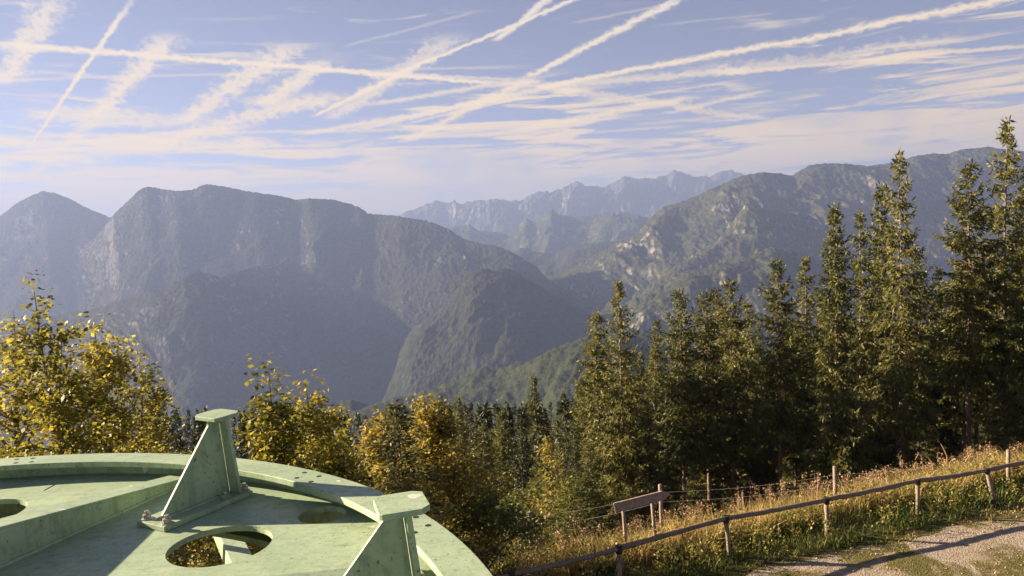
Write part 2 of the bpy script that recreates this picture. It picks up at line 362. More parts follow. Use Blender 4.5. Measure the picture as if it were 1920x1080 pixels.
sx = np.sinh(np.linspace(-5.2, 5.2, 190)) * 10.5; sy = np.r_[np.linspace(-60, 8, 24), np.linspace(9, 60, 120), 60 + np.geomspace(1, 1300, 60)]
V, Fa = grid_xy(sx, sy, gz)
hill = link('hillside_ground', np_mesh('hillside_ground', V, Fa, True), M['ground'])
tag(hill, 'grassy hillside dropping away beyond the fence into the valley', 'ground', kind='structure')
# gravel track on the near side of the fence
ts = np.linspace(-8, 26, 170); ds = np.linspace(-16, -.2, 80)
T_, D_ = np.meshgrid(ts, ds)
edge = -1.0 + .55 * fbm(T_ * .35, T_ * 0 + 3.1, 3) * 2 - .10 * np.clip(T_ - 3, 0, 10)
D2 = np.minimum(D_, edge)
X = FO[0] + FT[0] * T_ + FN[0] * D2; Y = FO[1] + FT[1] * T_ + FN[1] * D2
Z = gz(X, Y) + .014 + .02 * fbm(X * 1.2, Y * 1.2, 3)
V = np.stack([X, Y, Z], -1).reshape(-1, 3); nx, ny = len(ts), len(ds); i = np.arange((nx - 1) * (ny - 1)); a = (i // (nx - 1)) * nx + i % (nx - 1)
Fa = np.stack([a, a + 1, a + nx + 1, a + nx], -1)
trk = link('gravel_path', np_mesh('gravel_path', V, Fa, True), M['gravel'])
tag(trk, 'pale gravel path with grass patches on the near side of the fence', 'path', kind='structure')
mb = MB(); mb.add([(-23900, -4900, -860), (23900, -4900, -860), (23900, 19900, -860), (-23900, 19900, -860)], [(0, 1, 2, 3)])
tag(link('valley_floor', mb.mesh('valley_floor'), M['mt_near']), 'dark forested valley floor far below', 'terrain', kind='structure')

# ------------------------------------------------------------------ mountains
def mountain(name, label, crest, Wf, mat, foot=-840, ncol=500, nrow=120, Wb=1200, amp=150, lam=420, crest_rough=8, shear=.5, expo=1.35, canopy=9, seed=0, cliff=0.0, jag=0.0, stretch=2.0, hold=.30, dsm=9, broad=130):
    c = np.array(crest, float); px = np.linspace(c[0, 0], c[-1, 0], ncol)
    py = np.interp(px, c[:, 0], c[:, 1]); D = np.interp(px, c[:, 0], c[:, 2])
    k = np.ones(dsm) / dsm; D = np.convolve(np.pad(D, dsm // 2, 'edge'), k, 'valid')
    P = np.array([at(a, b, d) for a, b, d in zip(px, py, D)])
    h = P[:, :2] / np.linalg.norm(P[:, :2], axis=1, keepdims=True)
    rows = np.r_[-Wb * np.linspace(1, .06, 12) ** 1.2, Wf * np.linspace(0, 1, nrow) ** 1.15]      # behind the crest is negative
    w = rows[None, :]; X = P[:, :1] - h[:, :1] * w; Y = P[:, 1:2] - h[:, 1:2] * w
    arc0 = np.cumsum(np.r_[0, np.hypot(*np.diff(P[:, :2], axis=0).T)])
    if jag: P[:, 2] += jag * (ridged(arc0 / 260 + seed, arc0 * 0 + seed, 4, .6) - .35)
    kw = max(5, ncol // 7) | 1; kern = np.hanning(kw + 2)[1:-1]; kern /= kern.sum(); zs = np.convolve(np.pad(P[:, 2], kw // 2, 'edge'), kern, 'valid')
    bl = np.clip(np.abs(w) / (hold * Wf), 0, 1); bl = bl * bl * (3 - 2 * bl); ZC = P[:, 2:3] * (1 - bl) + np.minimum(zs[:, None] + 40, np.maximum(P[:, 2:3], zs[:, None])) * bl
    Hc = ZC - foot; pf = np.clip(w / Wf, 0, 1); pb = np.clip(-w / Wb, 0, 1)
    drop = np.where(w >= 0, Hc * (1 - (1 - pf) ** expo), np.minimum(Hc, 900) * pb ** 1.1)
    arc = np.cumsum(np.r_[0, np.hypot(*np.diff(P[:, :2], axis=0).T)])[:, None]
    u = arc + shear * w + 120 * fbm(arc / 700 + seed, w / 700, 2)
    rid = ridged(u / lam + seed * 3.7, w / (lam * stretch) + seed, 6, .6)
    env = np.clip(np.abs(w) / (.16 * Wf), 0, 1) ** .8 * (1 - .5 * pf)
    Z = ZC - drop + amp * (rid - .25) * env
    Z = Z + crest_rough * fbm(X / 90 + seed, Y / 90, 4, .6) * 2 * (1 - .6 * env) + canopy * fbm(X / 26 + seed, Y / 26, 3, .7) * 2.2
    Z = Z + broad * fbm(X / 620 + 5 * seed, Y / 620, 3, .55) * 1.6 * env
    if cliff > 0:
        step = 130.0; zz = Z / step; fr = zz - np.floor(zz); q = np.floor(zz) + np.clip((fr - .5) * 2.2 + .5, 0, 1)
        Z = Z * (1 - cliff * np.clip(env, 0, 1)) + q * step * cliff * np.clip(env, 0, 1)
    V = np.stack([X, Y, np.maximum(Z, -859)], -1).reshape(-1, 3); nr = len(rows); i = np.arange((ncol - 1) * (nr - 1)); a = (i // (nr - 1)) * nr + i % (nr - 1)
    Fa = np.stack([a, a + 1, a + nr + 1, a + nr], -1)
    o = link(name, np_mesh(name, V, Fa, True), mat); tag(o, label, 'mountain', kind='structure'); return o

mountain('mountain_range', 'far pale jagged mountain range on the horizon', [(640, 470, 14699), (740, 408, 14699), (790, 390, 14699), (818, 379, 14699), (838, 384, 14699), (850, 380, 14559), (862, 386, 14419), (885, 380, 14280), (930, 377, 14000), (975, 382, 14000), (990, 372, 14000), (1010, 364, 14000), (1040, 362, 14000), (1058, 355, 14000), (1083, 343, 14000), (1100, 352, 14000), (1130, 357, 14000), (1150, 345, 14000), (1172, 334, 14000), (1195, 338, 14000), (1230, 338, 14000), (1245, 330, 14000), (1265, 322, 14000), (1285, 331, 14000), (1310, 335, 14000), (1335, 333, 14000), (1350, 326, 14000), (1368, 323, 14000), (1385, 327, 14000), (1420, 345, 14000), (1520, 370, 14000)],
         3000, M['mt_far'], ncol=620, nrow=90, jag=75, amp=330, lam=600, crest_rough=22, canopy=12, seed=1, Wb=2000, cliff=.25)
mountain('alpine_foothills', 'hazy rounded hills below the far range', [(690, 470, 10800), (800, 440, 10440), (850, 424, 10080), (880, 421, 9936), (900, 434, 9936), (950, 438, 9792), (970, 425, 9792), (985, 408, 9720), (1000, 416, 9720), (1020, 402, 9504), (1035, 392, 9504), (1048, 404, 9504), (1080, 408, 9360), (1120, 402, 9216), (1160, 397, 9072), (1195, 404, 8928), (1240, 420, 8784), (1340, 470, 8640)],
         2600, M['mt_mid'], ncol=430, nrow=80, amp=200, lam=900, crest_rough=12, canopy=10, seed=2, Wb=1800)
mountain('valley_hill', 'dark wooded hills in the gap between the mountains', [(900, 510, 7644), (975, 468, 7488), (1010, 474, 7410), (1040, 474, 7332), (1075, 462, 7176), (1110, 456, 7020), (1145, 453, 6942), (1180, 452, 6864), (1260, 470, 6708), (1340, 500, 6630)],
         2000, M['mt_near'], ncol=300, nrow=70, amp=130, lam=600, crest_rough=9, canopy=9, seed=3, Wb=1500)
mountain('peak_left', 'pointed mountain behind the saddle at the left edge', [(-520, 470, 8400), (-300, 420, 8200), (-120, 440, 8000), (0, 405, 7900), (30, 382, 7900), (60, 366, 7900), (80, 358, 7900), (100, 361, 7900), (130, 372, 7900), (160, 388, 7800), (190, 401, 7700), (207, 408, 7600), (240, 425, 7500), (330, 470, 7400)],
         2000, M['mt_left'], ncol=520, nrow=150, stretch=1.2, broad=80, amp=45, lam=240, seed=4, shear=-.4, cliff=.05, crest_rough=6)
mountain('mountain_left', 'broad shaded mountain with a long level ridge', [(150, 470, 6600), (196, 425, 6500), (212, 404, 6400), (228, 388, 6400), (245, 372, 6400), (262, 355, 6400), (275, 349, 6400), (292, 353, 6400), (330, 358, 6300), (362, 356, 6300), (376, 348, 6300), (395, 345, 6300), (430, 352, 6300), (480, 361, 6200), (520, 366, 6200), (555, 374, 6200), (580, 372, 6100), (612, 373, 6100), (650, 380, 6100), (675, 389, 6000), (690, 400, 6000), (720, 403, 5900), (745, 405, 5800), (790, 412, 5700), (820, 420, 5600), (845, 432, 5500), (870, 448, 5400), (900, 456, 5300), (930, 461, 5200), (960, 472, 5100), (990, 490, 5000), (1012, 506, 4950), (1026, 522, 4900), (1060, 545, 4800), (1160, 620, 4700)],
         1900, M['mt_left'], ncol=780, nrow=190, stretch=1.2, broad=80, amp=45, lam=240, seed=5, shear=.45, crest_rough=5, cliff=.05)
mountain('spur_left', 'lower wooded spur in front of the shaded mountain', [(-300, 660, 5000), (0, 610, 4900), (120, 588, 4800), (185, 578, 4700), (215, 565, 4600), (260, 552, 4500), (310, 540, 4400), (345, 520, 4350), (372, 508, 4300), (395, 515, 4380), (415, 520, 4500), (440, 512, 4750), (480, 500, 5150), (520, 494, 5500), (570, 500, 5900), (640, 520, 6300)],
         1200, M['mt_left'], ncol=440, nrow=120, dsm=101, stretch=1.3, amp=60, lam=220, seed=6, shear=-.6, crest_rough=7)
mountain('middle_hill', 'rocky wooded hill standing in the valley centre', [(660, 830, 3900), (720, 745, 3900), (748, 680, 3900), (768, 632, 3900), (790, 606, 3900), (815, 590, 3900), (840, 566, 3900), (858, 540, 3900), (872, 520, 3900), (886, 507, 3900), (905, 503, 3900), (925, 508, 3900), (945, 502, 3900), (965, 508, 3900), (1000, 530, 3900), (1040, 556, 3900), (1090, 590, 3900), (1140, 640, 3900), (1200, 700, 3900), (1300, 780, 3900)],
         1500, M['mt_hill'], ncol=430, nrow=120, hold=.5, broad=70, amp=100, lam=260, seed=7, shear=.7, crest_rough=8)
mountain('mountain_right', 'high rocky mountain ridge rising to the right edge', [(960, 600, 6000), (1015, 530, 6000), (1050, 515, 5950), (1090, 492, 5900), (1130, 470, 5900), (1165, 452, 5850), (1200, 432, 5800), (1222, 408, 5800), (1245, 388, 5800), (1275, 380, 5800), (1310, 367, 5800), (1340, 352, 5800), (1370, 339, 5800), (1400, 328, 5800), (1430, 323, 5800), (1465, 325, 5800), (1485, 330, 5800), (1500, 319, 5800), (1520, 310, 5800), (1545, 306, 5800), (1580, 308, 5800), (1625, 312, 5800), (1660, 310, 5800), (1690, 303, 5800), (1720, 292, 5800), (1750, 289, 5800), (1780, 288, 5800), (1805, 280, 5800), (1850, 277, 5800), (1900, 281, 5800), (1990, 292, 5800), (2200, 330, 5800), (2500, 380, 5800)],
         2300, M['mt_right'], ncol=760, nrow=190, amp=210, lam=460, seed=8, shear=-.55, crest_rough=7, cliff=.15)
mountain('spur_right', 'sunlit rocky spur descending leftwards below the right ridge', [(1120, 600, 4300), (1180, 572, 4350), (1215, 545, 4400), (1240, 520, 4450), (1275, 498, 4500), (1310, 478, 4600), (1345, 452, 4700), (1375, 420, 4750), (1398, 384, 4800), (1420, 385, 4800), (1440, 400, 4800), (1470, 402, 4800), (1500, 398, 4800), (1520, 408, 4800), (1545, 430, 4800), (1600, 470, 4800), (1720, 540, 4800), (1900, 600, 4800), (2200, 640, 4800)],
         1500, M['mt_right'], ncol=560, nrow=150, amp=190, lam=380, seed=9, shear=-.8, crest_rough=11, cliff=.3)
mountain('lower_spur_right', 'lower wooded spur with pale cliffs under the right ridge', [(1100, 660, 3500), (1190, 580, 3500), (1240, 552, 3520), (1290, 520, 3550), (1330, 512, 3600), (1370, 498, 3650), (1410, 480, 3700), (1450, 470, 3700), (1500, 478, 3700), (1600, 520, 3700), (1800, 580, 3700), (2200, 640, 3700)],
         1150, M['mt_right'], ncol=440, nrow=130, amp=170, lam=300, seed=10, shear=-.5, crest_rough=10, cliff=.35)
mountain('forest_ridge', 'low sunlit forest ridge crossing below the centre of the valley', [(640, 790, 2100), (780, 752, 2150), (850, 722, 2200), (890, 704, 2200), (930, 706, 2150), (960, 694, 2100), (1000, 674, 2050), (1040, 656, 2000), (1080, 642, 2000), (1150, 628, 2000), (1230, 622, 2000), (1400, 610, 2000), (1700, 600, 2000), (2100, 600, 2000)],
         900, M['mt_near'], foot=-700, broad=50, ncol=440, nrow=80, amp=70, lam=200, seed=11, shear=.6, crest_rough=6, canopy=8, Wb=700)

# ------------------------------------------------------------------ haze
hz = MB(); x0, x1, y0, y1, z0, z1 = -24000, 24000, -5000, 20000, -862, 1010
hz.add([(x0, y0, z0), (x1, y0, z0), (x1, y1, z0), (x0, y1, z0), (x0, y0, z1), (x1, y0, z1), (x1, y1, z1), (x0, y1, z1)],
       [(0, 3, 2, 1), (4, 5, 6, 7), (0, 1, 5, 4), (1, 2, 6, 5), (2, 3, 7, 6), (3, 0, 4, 7)])
mh, t = new_mat('valley_haze'); pv = N(t, 'ShaderNodeVolumePrincipled'); pv.inputs['Color'].default_value = (.24, .315, .58, 1)
pv.inputs['Density'].default_value = 9.8e-5; pv.inputs['Anisotropy'].default_value = .15
o_ = N(t, 'ShaderNodeOutputMaterial'); L(t, pv.outputs[0], o_.inputs['Volume'])
tag(link('haze', hz.mesh('haze'), mh), 'pale blue haze filling the valley', 'haze', kind='stuff')

# ------------------------------------------------------------------ kite foliage
def kites(P, Dv, Ln, Wd, seed=0, flat=.0, fold=.0):
    """one four-cornered leaf per row: foot P, direction Dv, length, width"""
    r = np.random.default_rng(seed); n = len(P)
    Dv = Dv / np.linalg.norm(Dv, axis=1, keepdims=True)
    rv = r.normal(size=(n, 3)); rv[:, 2] *= (1 - flat)
    S = np.cross(Dv, rv); S /= np.linalg.norm(S, axis=1, keepdims=True) + 1e-9
    if flat > 0:
        S2 = np.cross(Dv, np.tile([0, 0, 1.0], (n, 1)) + r.normal(size=(n, 3)) * (1 - flat)); S = S2 / (np.linalg.norm(S2, axis=1, keepdims=True) + 1e-9)
    Ln = Ln[:, None]; Wd = Wd[:, None]; mid = P + Dv * Ln * .45
    V = np.stack([P, mid + S * Wd / 2, P + Dv * Ln, mid - S * Wd / 2], 1).reshape(-1, 3)
    i = np.arange(n)[:, None] * 4
    return V, np.concatenate([i + np.array([[0, 1, 2, 3]])])
def spruce_meshes(name, H, Rm, cb, seed, whorl=.30, per=7, twig_gap=.10, bl=.32, bw=.082, gap=.14, lean=.0, power=.85, dead=True, upsweep=0.0, lod=1.0, bare_side=None):
    r = np.random.default_rng(seed); P = []; Dv = []; Ln = []; Wd = []; mb = MB()
    n = 10; ph = r.uniform(0, 6)
    axis = [(lean * math.sin(1.5 * i / n) * H * .1 + .05 * math.sin(i * 1.3 + ph), .05 * math.cos(i * 1.1 + ph), H * i / n) for i in range(n + 1)]
    rad = [max(.012, .011 * H * (1 - .93 * i / n) + (.05 if i == 0 else 0)) for i in range(n + 1)]
    mb.tube(axis, rad, 8)
    def ax(z):
        f = min(max(z / H * n, 0), n - 1e-4); i = int(f); a = np.array(axis[i]); b = np.array(axis[i + 1]); return a + (b - a) * (f - i)
    z = cb * H
    while z < H * .985:
        q = (z - cb * H) / (H * (1 - cb)); env = Rm * ((1 - q) ** power * (.82 + .18 * min(1, q * 6)) + .02)
        env *= .85 + .3 * abs(math.sin(z * 1.7 + ph))
        k = max(3, int(per * (1 - .3 * q)) + r.integers(-1, 2)); a0 = r.uniform(0, 6.28)
        for j in range(k):
            if r.random() < gap: continue
            a = a0 + 6.283 * j / k + r.normal() * .22; Lb = env * r.uniform(.55, 1.22)
            if bare_side is not None and math.cos(a - bare_side) > .35: Lb *= .6
            rd = np.array([math.cos(a), math.sin(a), 0]); tg = np.array([-math.sin(a), math.cos(a), 0])
            base = ax(z + r.normal() * .08); rise = (.55 * q - .22 + upsweep + r.normal() * .10)
            ss = np.linspace(0, 1, 6)
            drp = .42 * (1 - q) + .05
            def pos(s):
                s = np.asarray(s)[..., None]; return base + rd * Lb * s + np.array([0, 0, 1.0]) * Lb * (rise * s - drp * s ** 2 + .28 * s ** 4)
            if lod >= 1 and Lb > .5: mb.tube([tuple(x) for x in pos(np.array([0, .4, .8]))], [.012 + .012 * Lb, .010, .004], 3, False)
            m = max(4, int(Lb / twig_gap)); s = np.clip(np.linspace(.14, 1, m) + r.normal(size=m) * .03, .05, 1.02); pp = pos(s)
            for sd_ in (-1, 1, 0):
                if sd_ == 0:
                    d = np.tile(rd, (m, 1)) + r.normal(size=(m, 3)) * .25; d[:, 2] += rise - 2 * drp * s + 1.1 * s ** 3; l = np.full(m, bl) * r.uniform(.6, 1.1, m)
                    P.append(pp); Dv.append(d); Ln.append(l); Wd.append(np.full(m, bw) * r.uniform(.7, 1.3, m)); continue
                tl = np.clip(.42 * Lb * (1.12 - s), .14, .85) * r.uniform(.6, 1.25, m)
                td = rd * .75 + tg * sd_ * .85 + r.normal(size=(m, 3)) * .16; td[:, 2] -= .42 + .45 * (1 - q) * r.random(m); td /= np.linalg.norm(td, axis=1, keepdims=True)
                cnt = np.maximum(1, np.round(tl / (bl * .62))).astype(int)
                for c in range(int(cnt.max())):
                    ok = cnt > c
                    if not ok.any(): continue
                    st = pp[ok] + td[ok] * (tl[ok] * c / cnt[ok])[:, None]; d = td[ok] + r.normal(size=(ok.sum(), 3)) * .28; d[:, 2] -= .12 * c
                    P.append(st); Dv.append(d); Ln.append(np.full(ok.sum(), bl) * r.uniform(.7, 1.25, ok.sum())); Wd.append(np.full(ok.sum(), bw) * r.uniform(.7, 1.4, ok.sum()))
        z += whorl * r.uniform(.7, 1.3) * (1 - .35 * q)
    # leader
    m = 14; zz = H * np.linspace(.93, 1, m); pp = np.array([ax(v) for v in zz]); d = r.normal(size=(m, 3)) * .6; d[:, 2] = .9
    P.append(pp); Dv.append(d); Ln.append(np.full(m, bl * .7)); Wd.append(np.full(m, bw))
    if dead and cb > .06:
        for i in range(int(40 * cb * H / 4)):
            zq = r.uniform(.06 * H, (cb + .12) * H); a = r.uniform(0, 6.28); l = r.uniform(.3, 1.0); b = ax(zq)
            mb.tube([tuple(b), (b[0] + math.cos(a) * l * .6, b[1] + math.sin(a) * l * .6, b[2] - .08 * l), (b[0] + math.cos(a) * l, b[1] + math.sin(a) * l, b[2] - .3 * l)], [.014, .009, .004], 3, False)
    V, Fa = kites(np.concatenate(P), np.concatenate(Dv), np.concatenate(Ln), np.concatenate(Wd), seed)
    return mb.mesh(name + '_trunk'), np_mesh(name + '_crown', V, Fa)
def place_tree(name, meshes, mats, loc, rz, s, label, cat, group=None, sxy=None):
    e = empty(name, loc, rz); sxy = sxy or s; e.scale = (sxy, sxy, s)
    for nm, me, mt in (('trunk', meshes[0], mats[0]), ('crown', meshes[1], mats[1])): link(nm, me, mt, e)
    tag(e, label, cat, group); return e
SH = 16.0
near = [spruce_meshes('spruce_a', SH, 2.7, .08, 21, gap=.10, power=.8),
        spruce_meshes('spruce_b', SH, 2.7, .24, 22, gap=.16, whorl=.36, power=.75),
        spruce_meshes('spruce_c', SH, 2.9, .12, 23, gap=.10, power=.9, whorl=.32),
        spruce_meshes('spruce_d', SH, 2.3, .34, 24, gap=.2, whorl=.38, power=.7, bare_side=-1.2),
        spruce_meshes('spruce_e', SH, 3.0, .04, 25, gap=.08, power=.95),
        spruce_meshes('spruce_f', SH, 2.7, .38, 26, gap=.14, power=.7, whorl=.33)]
def spruce(px, py, D, var, label, group=None, mat='needle', sxy=1.0, name='spruce_tree'):
    p = at(px, py, D); g = float(gz(p[0], p[1])) - .25; h = p[2] - g; s = h / SH
    return place_tree(name, near[var], (M['bark'], M[mat]), (p[0], p[1], g), random.uniform(0, 6.28), s, label, 'tree', group, sxy * (.35 * s + .65) * random.uniform(.74, .98))
GS = 'tall spruces of the stand behind the fence'
for a in [
    (1688, 283, 43, 1, 'tall spruce with a lit trunk and ragged side branches, third highest treetop'),
    (1651, 343, 50, 0, 'narrow spruce pressed against the left of the ragged tall spruce'),
    (1612, 394, 48, 3, 'slim spruce between two taller ones, its pointed top just right of a broad spruce'),
    (1565, 381, 41, 4, 'broad dense spruce branched nearly to the ground, left of the ragged tall spruce'),
    (1510, 478, 50, 3, 'slim dark spruce tip left of the broad dense spruce'),
    (1457, 484, 43, 5, 'conical spruce with a clear pointed top in the middle of the stand'),
    (1401, 563, 54, 3, 'short spruce filling the dip in the middle of the stand'),
    (1368, 523, 47, 5, 'spruce highest of a close trio left of the middle of the stand'),
    (1341, 542, 52, 1, 'spruce in the middle of a close trio of tips'),
    (1320, 546, 45, 5, 'spruce leftmost of a close trio of tips'),
    (1273, 541, 44, 5, 'full spruce between the slim trunk pair and the close trio'),
    (1230, 596, 52, 3, 'small thin spruce just right of the slim bare trunked spruce'),
    (1159, 528, 41, 1, 'slim spruce with a long bare lit trunk at the left of the stand'),
    (1116, 581, 44, 0, 'bushy spruce at the left end of the tall stand'),
    (1818, 302, 43, 5, 'tall dark spruce second from the right edge with wide drooping branches'),
    (1887, 224, 44, 1, 'tallest spruce in the picture, bare cross shaped tip near the right edge'),
    (1925, 330, 41, 4, 'spruce cut off by the right edge of the picture'),
    (1760, 500, 52, 3, 'shorter spruce in the gap left of the two tallest on the right')]:
    spruce(*a[:4], a[4], GS)
# mid distance spruces in the centre
GC = 'spruces below the centre of the picture'
for a in [
    (1000, 704, 72, 4, 'dark spruce with a sharp tip rising above the centre treeline', 'needle_far'),
    (1055, 735, 82, 2, 'spruce tip close to the left end of the tall stand', 'needle_far'),
    (744, 752, 16.6, 3, 'light green young spruce standing between the orange maples', 'needle_pale'),
    (940, 768, 52, 4, 'pale green spruce left of the sharp dark spruce', 'needle_pale'),
    (905, 792, 46, 0, 'pale spruce right of the orange maple', 'needle_pale'),
    (975, 786, 48, 2, 'pale spruce directly under the sharp dark spruce', 'needle_pale'),
    (1075, 800, 40, 2, 'low spruce at the foot of the bushy end spruce', 'needle'),
    (1015, 850, 36, 0, 'small spruce beside the yellow larch', 'needle'),
    (860, 742, 90, 4, 'dark spruce tip behind the orange maple', 'needle_far'),
    (888, 850, 31, 4, 'low pale spruce in front of the pale spruces', 'needle_pale'),
    (1105, 830, 37, 3, 'thin low spruce left of the long bare trunk', 'needle'),
    (1210, 760, 40, 4, 'low bushy spruce behind the wooden arrow sign', 'needle'),
    (640, 800, 40, 4, 'dark spruce between the yellow maple and the orange maple', 'needle')]:
    spruce(*a[:4], a[4], GC, a[5])
# the rest of the stand and the forest down the slope
env_x = [-200, 300, 450, 700, 860, 1000, 1060, 1100, 1200, 1260, 1400, 1500, 1600, 1700, 1800, 1900, 2100]
env_y = [772, 764, 768, 768, 752, 750, 745, 690, 660, 625, 610, 575, 520, 470, 450, 400, 380]
far = [spruce_meshes('far_spruce_a', SH, 2.9, .05, 31, whorl=.8, per=6, twig_gap=.30, bl=.7, bw=.24, dead=False, lod=0),
       spruce_meshes('far_spruce_b', SH, 2.4, .08, 32, whorl=.85, per=6, twig_gap=.30, bl=.7, bw=.22, dead=False, lod=0, gap=.2)]
def proj(P):
    w = P @ fw; return 960 + F_PX * (P @ rt) / w, 540 - F_PX * (P @ up) / w
def scatter(n, dlo, dhi, xlo, xhi, meshes, mat, label, group, hlo, hhi, sep, logd=True, bare=0):
    pts = []; tries = 0
    while len(pts) < n and tries < n * 60:
        tries += 1
        D = math.exp(random.uniform(math.log(dlo), math.log(dhi))) if logd else random.uniform(dlo, dhi)
        px = random.uniform(xlo, xhi); p = at(px, 600, D); x, y = float(p[0]), float(p[1])
        if fd(x, y) < 6: continue
        if any((x - a) ** 2 + (y - b) ** 2 < (sep * (.5 + D / 120)) ** 2 for a, b in pts): continue
        g = float(gz(x, y)) - .3; h = random.uniform(hlo, hhi)
        qx, qy = proj(np.array([x, y, g + h])); lim = np.interp(qx, env_x, env_y) + random.expovariate(1 / 14)
        if qy < lim:
            lo, hi = 2.0, h
            for _ in range(18):
                m_ = (lo + hi) / 2
                if proj(np.array([x, y, g + m_]))[1] < lim: hi = m_
                else: lo = m_
            h = lo
        if h < hlo * .55: continue
        pts.append((x, y)); s = h / SH
        place_tree('spruce_tree', random.choice(meshes), (M['bark'], mat), (x, y, g), random.uniform(0, 6.28), s, label, 'tree', group, (.45 * s + .5) * random.uniform(.65, 1.0))
scatter(58, 46, 80, 1080, 1990, [near[5], near[3], near[3], near[5], near[1]], M['needle'], 'spruce deep in the dark stand behind the front row of tall spruces', 'spruces deep in the stand', 9, 19, 2.0)
scatter(46, 64, 150, 1080, 2020, [near[0], near[4]], M['needle'], 'spruce at the back of the dark stand, seen only between other trunks', 'spruces at the back of the stand', 12, 22, 2.2)
scatter(120, 105, 330, 120, 1130, far, M['needle_far'], 'small distant spruce in the treeline above the deep valley', 'spruces of the distant treeline', 17, 30, 3.2)
scatter(44, 52, 105, 250, 1110, far, M['needle_far'], 'spruce on the slope between the near maples and the distant treeline', 'spruces on the slope', 10, 20, 3.0)

# ------------------------------------------------------------------ broadleaf trees
def maple_meshes(name, H, Rm, seed, leaves=9000, leaf=.12, shoots=5, low=.12, crown_pow=1.0):
    r = np.random.default_rng(seed); mb = MB(); tips = []
    n = 8; axis = [np.array([.10 * math.sin(i * .9 + seed) * i / n, .10 * math.cos(i * .8 + seed) * i / n, H * .92 * i / n]) for i in range(n + 1)]
    mb.tube([tuple(a) for a in axis], [max(.012, .016 * H * (1 - .92 * i / n)) for i in range(n + 1)], 7)
    def ax(z):
        f = min(max(z / (H * .92) * n, 0), n - 1e-4); i = int(f); return axis[i] + (axis[i + 1] - axis[i]) * (f - i)
    nl = int(22 + H * 2.2)
    for b in range(nl):
        q = low + (.97 - low) * (b + r.random()) / nl; a = b * 2.4 + r.normal() * .4
        env = Rm * (min(1, .5 + 2 * q) * (1.06 - q) ** .75) * 1.25 * r.uniform(.65, 1.2)
        p = ax(q * H * .92); el = r.uniform(.35, .85) + .35 * q
        d = np.array([math.cos(a) * math.cos(el), math.sin(a) * math.cos(el), math.sin(el)]); Lb = env / max(.35, math.cos(el)); Lb = min(Lb, (H * .95 - p[2]) / max(.2, math.sin(el)) * .9 + .15)
        pts = [p + d * Lb * s + np.array([0, 0, -.16 * Lb * s * s]) + r.normal(size=3) * .05 * Lb * s for s in (0, .3, .6, .85, 1)]
        mb.tube([tuple(x) for x in pts], [.010 + .014 * Lb, .009 + .009 * Lb, .010, .007, .004], 4, False)
        for k in range(int(5 + Lb * 4)):
            s = r.uniform(.25, 1); i = min(3, int(s * 4)); c = pts[i] + (pts[i + 1] - pts[i]) * (s * 4 - i) if i < 4 else pts[4]
            a2 = a + r.normal() * 1.1; tw = np.array([math.cos(a2), math.sin(a2), r.uniform(-.1, .9)]); tw /= np.linalg.norm(tw); lt = r.uniform(.2, .6) * (.5 + .25 * Lb)
            e = c + tw * lt; mb.tube([tuple(c), tuple(e)], [.007, .003], 3, False); tips.append((c, e))
    for k in range(shoots * 2):
        a = r.uniform(0, 6.28); p = ax(H * r.uniform(.45, .85)); rr = Rm * r.uniform(.1, .75)
        e = p + np.array([math.cos(a) * rr, math.sin(a) * rr, r.uniform(.16, .42) * H * .6]); e[2] = min(e[2], H * (1.0 - .10 * r.random() - .16 * rr / Rm))
        if k == 0: e = np.array([axis[-1][0], axis[-1][1], H]); p = ax(.86 * H)
        pts = [p + (e - p) * s for s in (0, .33, .66, 1)]; mb.tube([tuple(x) for x in pts], [.016, .012, .008, .003], 4, False)
        for s in np.linspace(.25, 1, 6):
            c = p + (e - p) * s; tw = r.normal(size=3) * .18; tips.append((c, c + tw))
    m = len(tips); per = max(6, int(leaves * 1.1) // m); C0 = np.array([t_[0] for t_ in tips]); C1 = np.array([t_[1] for t_ in tips])
    s = r.uniform(.25, 1.08, (m, per, 1)); P = C0[:, None] + (C1 - C0)[:, None] * s + r.normal(size=(m, per, 3)) * .10
    P = P.reshape(-1, 3); D = r.normal(size=P.shape); D[:, 2] = D[:, 2] * .4 - .35
    V, Fa = kites(P, D, leaf * r.uniform(.45, 1.45, len(P)), leaf * .85 * r.uniform(.5, 1.35, len(P)), seed, flat=.45)
    return mb.mesh(name + '_trunk'), np_mesh(name + '_crown', V, Fa)
def maple(px, py, D, Rm, seed, label, mat='maple', leaves=9000, leaf=.095, shoots=5, group=None, name='maple_tree', low=.12):
    p = at(px, py, D); g = float(gz(p[0], p[1])) - .15; h = p[2] - g
    return place_tree(name, maple_meshes('%s_%d' % (name, seed), h, Rm, seed, leaves, leaf, shoots, low), (M['bark_maple'], M[mat]), (p[0], p[1], g), 0, 1.0, label, 'tree', group)
GM = 'autumn broadleaf trees behind the green wheel'
maple(80, 538, 12.5, 1.1, 41, 'tallest yellow maple at the left edge with a thin leafy top shoot', leaves=9500, shoots=7, group=GM)
maple(186, 598, 15.0, 1.1, 42, 'yellow maple with a forked top right of the tallest maple', leaves=7500, shoots=5, group=GM)
maple(262, 672, 17.0, 1.15, 43, 'lower yellow maple at the right end of the left clump', leaves=6500, shoots=4, group=GM)
maple(12, 585, 15.0, 1.2, 44, 'maple partly cut off by the left edge', leaves=6000, shoots=4, group=GM)
maple(492, 690, 12.8, .65, 45, 'yellow green maple with twin tops right of the wheel stand cap', leaves=6500, shoots=4, group=GM)
maple(572, 712, 14.8, .9, 46, 'yellow green maple just right of the twin topped one', leaves=6500, shoots=5, group=GM)
maple(800, 738, 19, .98, 47, 'large orange tinted maple in the centre', 'maple_orange', 9500, .10, 7, GM)
maple(722, 765, 18, .85, 48, 'smaller orange maple beside the young light spruce', 'maple_orange', 6000, .10, 5, GM)
